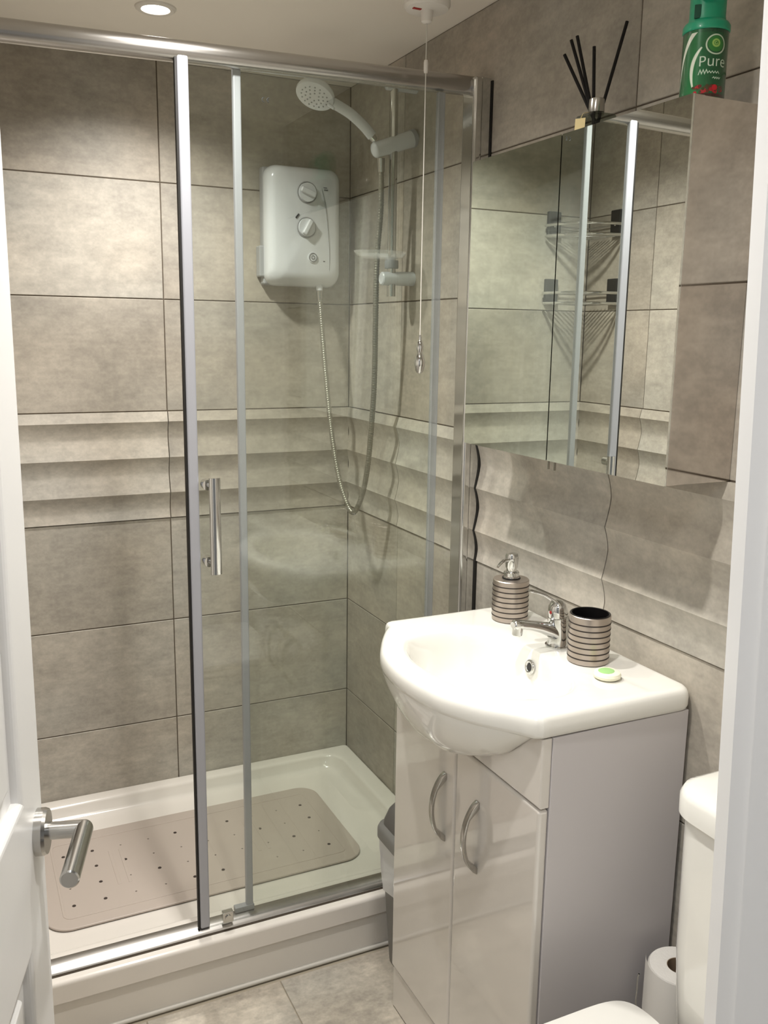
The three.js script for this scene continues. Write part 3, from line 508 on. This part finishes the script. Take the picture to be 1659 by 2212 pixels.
{ // washbasin
  const t = thing('washbasin', 'white ceramic semi-recessed washbasin with a bowed front on the vanity', 'washbasin');
  const cc = [-0.245, 1.215];
  const front = new THREE.CatmullRomCurve3([[-0.302, 1.463], [-0.3135, 1.456], [-0.331, 1.432], [-0.372, 1.379], [-0.406, 1.306], [-0.42, 1.2], [-0.406, 1.101], [-0.381, 1.045], [-0.348, 0.990], [-0.329, 0.964], [-0.325, 0.952], [-0.3215, 0.942], [-0.312, 0.9365]].map(([x, z]) => V(x, 0, z)), false, 'centripetal').getPoints(120);
  const O = [];
  const seg = (a, b, n) => { for (let i = 0; i < n; i++) O.push([a[0] + ((b[0] - a[0]) * i) / n, a[1] + ((b[1] - a[1]) * i) / n]); };
  seg([-0.001, 0.9365], [-0.001, 1.44], 40);
  for (let i = 0; i < 10; i++) { const a = (i / 10) * Math.PI / 2; O.push([-0.026 + 0.025 * Math.cos(a), 1.441 + 0.025 * Math.sin(a)]); }
  seg([-0.026, 1.466], [-0.302, 1.463], 30);
  for (const p of front.slice(0, -1)) O.push([p.x, p.z]);
  seg([-0.312, 0.9365], [-0.001, 0.9365], 30);
  O.reverse();   // so that the loft faces outward
  const bp = new THREE.CatmullRomCurve3([[-0.352, 1.09], [-0.374, 1.17], [-0.368, 1.26], [-0.350, 1.325], [-0.315, 1.372], [-0.262, 1.398], [-0.205, 1.392], [-0.163, 1.352], [-0.148, 1.29], [-0.145, 1.215], [-0.148, 1.14], [-0.162, 1.078], [-0.205, 1.04], [-0.265, 1.030], [-0.318, 1.046]].map(([x, z]) => V(x, 0, z)), true, 'centripetal').getPoints(300);
  const bowlAt = ([x, z]) => {
    const dx = x - cc[0], dz = z - cc[1], L = Math.hypot(dx, dz), a = Math.atan2(dz, dx); let best = null, bd = 9;
    for (let i = 0; i < bp.length - 1; i++) { const p = bp[i], q = bp[i + 1]; const ex = q.x - p.x, ez = q.z - p.z, px = p.x - cc[0], pz = p.z - cc[1]; const det = dx * -ez + dz * ex; if (Math.abs(det) < 1e-12) continue; const s = (px * -ez + pz * ex) / det, u = (dx * pz - dz * px) / det; if (s > 0 && u >= -1e-6 && u <= 1 + 1e-6) { best = s; } }
    return [cc[0] + dx * best, cc[1] + dz * best];
  };
  const Bw = O.map(bowlAt);
  const inset = (d, y) => O.map(([x, z]) => { const dx = cc[0] - x, dz = cc[1] - z, L = Math.hypot(dx, dz); return [x + (dx / L) * d, y, z + (dz / L) * d]; });
  const bowl = (k, y) => Bw.map(([x, z]) => [cc[0] + (x - cc[0]) * k + (1 - k) * 0.02, y, cc[1] + (z - cc[1]) * k]);
  const mix = (f, y) => { const a = inset(0.022, y), b = bowl(1.05, y); return a.map((p, i) => [p[0] + (b[i][0] - p[0]) * f, y, p[2] + (b[i][2] - p[2]) * f]); };
  const rings = [inset(0.05, 0.8455), inset(0.006, 0.8455), inset(0.002, 0.848), inset(0, 0.854), inset(0, 0.868), inset(0.0015, 0.8745), inset(0.0045, 0.8795), inset(0.009, 0.8825), inset(0.015, 0.8838), inset(0.022, 0.884), mix(0.4, 0.884), mix(0.8, 0.884),
    bowl(1.05, 0.8838), bowl(1.02, 0.883), bowl(0.995, 0.8805), bowl(0.97, 0.875), bowl(0.945, 0.866), bowl(0.92, 0.853), bowl(0.89, 0.835), bowl(0.84, 0.812), bowl(0.76, 0.791), bowl(0.64, 0.778), bowl(0.45, 0.77), bowl(0.22, 0.7655), bowl(0.08, 0.764)];
  // belly below the rim, swelling out over the fascia
  const yb = [[0.945, 0.846], [0.985, 0.834], [1.03, 0.812], [1.076, 0.783], [1.112, 0.766], [1.16, 0.743], [1.215, 0.731], [1.26, 0.735], [1.298, 0.749], [1.335, 0.765], [1.371, 0.785], [1.41, 0.818], [1.436, 0.84], [1.455, 0.846]];
  const lerp = (tab, z) => { for (let i = 0; i < tab.length - 1; i++) if (z <= tab[i + 1][0]) { const k = (z - tab[i][0]) / (tab[i + 1][0] - tab[i][0]); return tab[i][1] + (tab[i + 1][1] - tab[i][1]) * k; } return tab[tab.length - 1][1]; };
  const fx = front.map((p) => [p.z, p.x]).sort((a, b) => a[0] - b[0]);
  const pos = [], idx = [], NZ = 100, NV = 18, xb = -0.3016;
  for (let i = 0; i <= NZ; i++) { const z = 0.95 + (1.452 - 0.95) * (i / NZ), xo = lerp(fx, z) + 0.001, y1 = 0.864, y0 = Math.min(lerp(yb, z), 0.852); for (let k = 0; k <= NV; k++) { const a = (k / NV) * Math.PI / 2; pos.push(xb + (xo - xb) * Math.pow(Math.cos(a), 0.9), y1 - (y1 - y0) * Math.sin(a), z); } }
  for (let i = 0; i < NZ; i++) for (let k = 0; k < NV; k++) { const a = i * (NV + 1) + k, b = a + NV + 1; idx.push(a, b, a + 1, b, b + 1, a + 1); }
  const bg = new THREE.BufferGeometry(); bg.setAttribute('position', new THREE.Float32BufferAttribute(pos, 3)); bg.setIndex(idx.reverse()); bg.computeVertexNormals();
  mesh('basin', [loft(rings, { capEnd: true }), bg], M.ceramic, t);
  const ov = mesh('overflow', [new THREE.TorusGeometry(0.0108, 0.0034, 12, 36).rotateY(Math.PI / 2)], M.chrome, t); ov.position.set(-0.1545, 0.8535, 1.2105); ov.rotation.z = -0.15; ov.userData.label = 'chrome ring with a dark hole';
  mesh('overflow_hole', new THREE.CylinderGeometry(0.0085, 0.0085, 0.002, 28).rotateZ(Math.PI / 2), M.blackPlastic, ov);
  mesh('waste', lathe([[0, 0.003], [0.019, 0.003], [0.023, 0.001], [0.024, 0.0], [0, 0.0]], 32).translate(cc[0] + 0.018, 0.7645, cc[1]), M.chrome, t);
}
{ // mono basin mixer
  const t = thing('basin_mixer_tap', 'chrome single-lever mixer tap on the washbasin deck', 'tap', [-0.088, 0.884, 1.205]);
  const ring = (cx, cy, rx, rz, tilt, n = 28) => Array.from({ length: n }, (_, i) => { const a = -(i / n) * Math.PI * 2, x = rx * Math.cos(a), z = rz * Math.sin(a); return [cx + x * Math.cos(tilt), cy + x * Math.sin(tilt), z]; });
  mesh('body', [loft([ring(0, 0, 0.0255, 0.0255, 0), ring(0, 0.003, 0.0255, 0.0255, 0), ring(0, 0.005, 0.022, 0.0225, 0), ring(0.001, 0.02, 0.0195, 0.021, 0), ring(0.0, 0.036, 0.02, 0.021, 0.1), ring(-0.002, 0.05, 0.021, 0.0215, 0.15), ring(-0.003, 0.058, 0.0205, 0.0205, 0.15), ring(-0.003, 0.061, 0.017, 0.017, 0.15)], { capEnd: true })], M.chrome, t);
  const sp = (x, y, ry, rz, tilt, n = 28) => Array.from({ length: n }, (_, i) => { const a = (i / n) * Math.PI * 2, u = ry * Math.cos(a), z = rz * Math.sin(a); return [x - u * Math.sin(tilt), y + u * Math.cos(tilt), z]; });
  mesh('spout', [loft([sp(-0.004, 0.024, 0.018, 0.017, -0.3), sp(-0.022, 0.034, 0.0135, 0.0145, -0.28), sp(-0.045, 0.0425, 0.0105, 0.0125, -0.24), sp(-0.07, 0.049, 0.009, 0.0115, -0.16), sp(-0.088, 0.0525, 0.0095, 0.0115, -0.1), sp(-0.1, 0.053, 0.0095, 0.0112, 0), sp(-0.104, 0.053, 0.006, 0.008, 0)], { capEnd: true })], M.chrome, t);
  mesh('aerator', [rod([-0.093, 0.05, 0], [-0.0945, 0.034, 0], 0.0105, 0.0095, 28), rod([-0.0945, 0.034, 0], [-0.0947, 0.032, 0], 0.0085, 0.0075, 28)], M.chrome, t);
  const lv = mesh('lever', [loft([ring(-0.004, 0.06, 0.0185, 0.0185, 0.2), ring(-0.006, 0.07, 0.0185, 0.0185, 0.22), ring(-0.008, 0.08, 0.016, 0.0165, 0.25), ring(-0.01, 0.086, 0.011, 0.0125, 0.3), ring(-0.011, 0.0885, 0.004, 0.005, 0.3)], { capEnd: true }),
    loft([[0.0035, 0.01, -0.006, 0.081], [0.0035, 0.0095, -0.02, 0.092], [0.003, 0.0085, -0.04, 0.104], [0.0028, 0.0085, -0.058, 0.111], [0.0028, 0.009, -0.068, 0.1135], [0.001, 0.004, -0.072, 0.114]].map(([h, w, x, y]) => Array.from({ length: 20 }, (_, i) => { const a = (i / 20) * Math.PI * 2; return [x + h * Math.cos(a) * 0.3, y + h * Math.cos(a), w * Math.sin(a)]; })), { capEnd: true, capStart: true })], M.chrome, t);
  mesh('indicator', [new THREE.SphereGeometry(0.0034, 14, 10).scale(0.5, 1, 1).translate(-0.0235, 0.068, 0.002)], M.red, lv).userData.label = 'red hot-water dot';
}
// soap dispenser and tumbler in the same banded metal
const BW = 0.0365;
{
  const t = thing('soap_dispenser', 'banded brushed-metal soap dispenser with a chrome pump', 'soap dispenser', [-0.083, 0.884, 1.031]);
  mesh('body', lathe([[0, 0.0005], [BW - 0.002, 0.0005], [BW, 0.002], [BW, 0.084], [BW - 0.0015, 0.0855], [0.016, 0.0865], [0, 0.0865]], 64), M.brushed, t);
  for (let i = 0; i < 7; i++) mesh('dark_band', lathe([[BW - 0.001, 0], [BW + 0.0006, 0.0001], [BW + 0.0006, 0.0021], [BW - 0.001, 0.0022]], 64).translate(0, 0.0105 + i * 0.0104, 0), M.blackBand, t);
  mesh('pump', [lathe([[0, 0.085], [0.0165, 0.085], [0.0165, 0.0885], [0.0155, 0.09], [0.0158, 0.099], [0.0145, 0.101], [0.0105, 0.102], [0.0105, 0.106], [0.0125, 0.110], [0.0135, 0.128], [0.0135, 0.133], [0.0115, 0.1375], [0, 0.138]], 40), loft([[0.0035, 0.006, -0.008, 0.1275], [0.003, 0.005, -0.024, 0.1265], [0.0025, 0.004, -0.036, 0.122], [0.002, 0.003, -0.043, 0.1165]].map(([h, w, x, y]) => Array.from({ length: 18 }, (_, i) => { const a = (i / 18) * Math.PI * 2; return [x, y + h * Math.cos(a), w * Math.sin(a)]; })), { capEnd: true, capStart: true }).rotateY(0.3)], M.chrome, t);
  mesh('neck_ring', lathe([[0.0165, 0.0855], [0.0185, 0.0856], [0.0185, 0.0885], [0.0165, 0.089]], 36), M.blackPlastic, t);
}
{
  const t = thing('tumbler', 'banded brushed-metal tumbler with a black inside beside the tap', 'tumbler', [-0.087, 0.884, 1.290]);
  mesh('body', lathe([[0, 0.0005], [BW - 0.002, 0.0005], [BW, 0.002], [BW, 0.0865], [BW - 0.001, 0.0875], [BW - 0.002, 0.0876], [BW - 0.002, 0.002], [0, 0.002]], 64), M.brushed, t);
  for (let i = 0; i < 7; i++) mesh('dark_band', lathe([[BW - 0.001, 0], [BW + 0.0006, 0.0001], [BW + 0.0006, 0.0021], [BW - 0.001, 0.0022]], 64).translate(0, 0.0105 + i * 0.0104, 0), M.blackBand, t);
  mesh('liner', lathe([[BW - 0.0025, 0.0875], [BW - 0.001, 0.0885], [BW - 0.0025, 0.0893], [BW - 0.0042, 0.0885], [BW - 0.0045, 0.004], [0, 0.004]], 64), M.blackPlastic, t);
}
{
  const t = thing('soap_bar', 'round cream soap with a green top on the basin edge', 'soap', [-0.111, 0.884, 1.373], 0.5);
  mesh('bar', lathe([[0, 0.0005], [0.018, 0.0005], [0.0225, 0.0035], [0.0235, 0.0075], [0.0215, 0.0115], [0.0175, 0.0135], [0, 0.0138]], 48), M.soap, t);
  mesh('green_inlay', lathe([[0, 0.0145], [0.0125, 0.0145], [0.0142, 0.0138], [0, 0.0132]], 40).scale(1.05, 1, 0.95).translate(-0.002, 0, -0.001), M.soapGreen, t);
}

// ---------------------------------------------------------------- waste bin between tray and vanity
{
  const t = thing('waste_bin', 'grey plastic swing-lid bin with a white liner beside the vanity', 'waste bin');
  const R = (i, y, r) => rrect(-0.272 + i, -0.055 - i, 0.792 + i * 0.5, 0.944 - i * 0.5, r, y);
  mesh('body', loft([R(0.032, 0.002, 0.02), R(0.03, 0.01, 0.024), R(0.008, 0.325, 0.03), R(0.008, 0.333, 0.03)], { capStart: true, capEnd: true }), M.binGrey, t);
  const lin = []; for (let k = 0; k < 7; k++) { const f = k / 6; lin.push(R(0.004 + f * 0.009, 0.322 - f * 0.115, 0.03).map(([x, y, z], j) => [x + 0.003 * Math.sin(j * 1.9 + k), y + f * 0.02 * Math.sin(j * 0.7), z + 0.002 * Math.sin(j * 2.7 + k * 2)])); }
  mesh('liner', loft(lin.reverse()), M.liner, t).userData.label = 'white bin bag folded over the edge';
  mesh('rim', loft([R(0.004, 0.322, 0.03), R(-0.001, 0.325, 0.032), R(-0.001, 0.345, 0.032), R(0.003, 0.352, 0.03), R(0.012, 0.355, 0.028)], { capEnd: true }), M.binGrey, t);
  mesh('lid', loft([R(0.012, 0.350, 0.028), R(0.014, 0.365, 0.028), R(0.022, 0.388, 0.03), R(0.034, 0.402, 0.03), R(0.055, 0.408, 0.024)], { capEnd: true }), M.binDark, t);
}

// ---------------------------------------------------------------- toilet and paper
{
  const t = thing('toilet', 'white close-coupled toilet beside the vanity unit', 'toilet', [0, 0, 0.028]);
  const C = (i, y, r) => rrect(-0.178 + i, -0.004, 1.578 + i, 1.938 - i, r, y);
  mesh('cistern', loft([C(0.02, 0.40, 0.04), C(0.012, 0.42, 0.045), C(0.004, 0.56, 0.048), C(0.002, 0.777, 0.048)], { capStart: true, capEnd: true }), M.ceramic, t);
  mesh('cistern_lid', loft([C(-0.002, 0.7785, 0.05), C(-0.006, 0.781, 0.052), C(-0.006, 0.808, 0.052), C(-0.002, 0.817, 0.05), C(0.008, 0.8215, 0.046), C(0.03, 0.823, 0.04)], { capStart: true, capEnd: true }), M.ceramic, t);
  const D = (k, y, dx = 0) => { const out = [], hw = 0.196 * k; for (let i = 0; i < 60; i++) { const a = (i / 60) * Math.PI * 2, c = Math.cos(a), s = Math.sin(a), e = c > 0 ? 9 : 2.3; out.push([-0.395 + dx + 0.205 * k * Math.sign(c) * Math.abs(c) ** (2 / e), y + 0.006, 1.731 - hw * Math.sign(s) * Math.abs(s) ** (2 / (c > 0 ? 8 : 2.3))]); } return out; };
  mesh('seat_lid', loft([D(0.97, 0.424), D(1, 0.427), D(1, 0.437), D(0.985, 0.442), D(0.9, 0.4445)], { capStart: true, capEnd: true }), M.ceramic, t);
  mesh('seat', loft([D(0.95, 0.402), D(0.985, 0.405), D(0.985, 0.418), D(0.96, 0.421)], { capStart: true, capEnd: true }), M.ceramic, t);
  mesh('pan', loft([D(0.6, 0.003, 0.06), D(0.6, 0.06, 0.06), D(0.66, 0.2, 0.05), D(0.88, 0.33, 0.02), D(0.94, 0.39), D(0.93, 0.398)], { capStart: true, capEnd: true }).translate(0, 0, 0), M.ceramic, t);
  mesh('pan_shelf', box(-0.24, -0.004, 0.3, 0.3985, 1.60, 1.90, 0.02), M.ceramic, t);
}
{
  const cx = -0.062, cz = 1.541, y0 = 0.332;
  const h = thing('toilet_roll_stand', 'chrome wire paper stand on the floor beside the toilet', 'roll stand', [cx, 0, cz]);
  mesh('base', lathe([[0, 0.001], [0.045, 0.001], [0.047, 0.004], [0.044, 0.009], [0, 0.01]], 40), M.chrome, h);
  mesh('pole', [rod([0, 0.008, 0], [0, y0 + 0.02, 0], 0.006, 0.006, 16)], M.chrome, h);
  mesh('roll_plate', lathe([[0, y0 - 0.006], [0.03, y0 - 0.006], [0.032, y0 - 0.004], [0.03, y0 - 0.002], [0, y0 - 0.001]], 32), M.chrome, h);
  const W = (r, y) => [-0.66 * r, y0 + y, -0.75 * r];
  mesh('wire_loop', tube([W(0.028, -0.006), W(0.055, -0.004), W(0.0635, 0.006), W(0.0645, 0.04), W(0.0645, 0.062), W(0.063, 0.068)], 0.0014, 30, 8), M.chrome, h);
  const t = thing('toilet_roll', 'white toilet roll standing upright between vanity and toilet', 'toilet roll', [cx, y0, cz]);
  const rr = 0.0505;
  mesh('paper', lathe([[0.0205, 0.001], [rr - 0.002, 0.001], [rr, 0.004], [rr, 0.03], [rr + 0.0005, 0.07], [rr, 0.1], [rr - 0.0025, 0.1035], [0.0205, 0.1035], [0.0205, 0.001]], 64), M.paper, t);
  mesh('core', lathe([[0.0195, 0.001], [0.0205, 0.001], [0.0205, 0.103], [0.0195, 0.103], [0.0195, 0.001]], 40), M.card, t);
  const fl = new THREE.PlaneGeometry(0.15, 0.1, 44, 10), P = fl.attributes.position;
  for (let i = 0; i < P.count; i++) { const u = P.getX(i) + 0.075, y = P.getY(i) + 0.053, a = -0.27 + u / rr, lift = Math.max(0, u - 0.125), q = rr - 0.0006 + Math.min(0.0014, u * 0.2) + lift * 0.25; P.setXYZ(i, -q * Math.sin(a), y + (u > 0.135 ? 0.003 * Math.sin(u * 200) : 0), q * Math.cos(a)); }
  fl.computeVertexNormals();
  mesh('loose_sheet', fl, std(0xefebe4, 0.95, 0, { side: THREE.DoubleSide }), t);
}

renderer.render(scene, camera);
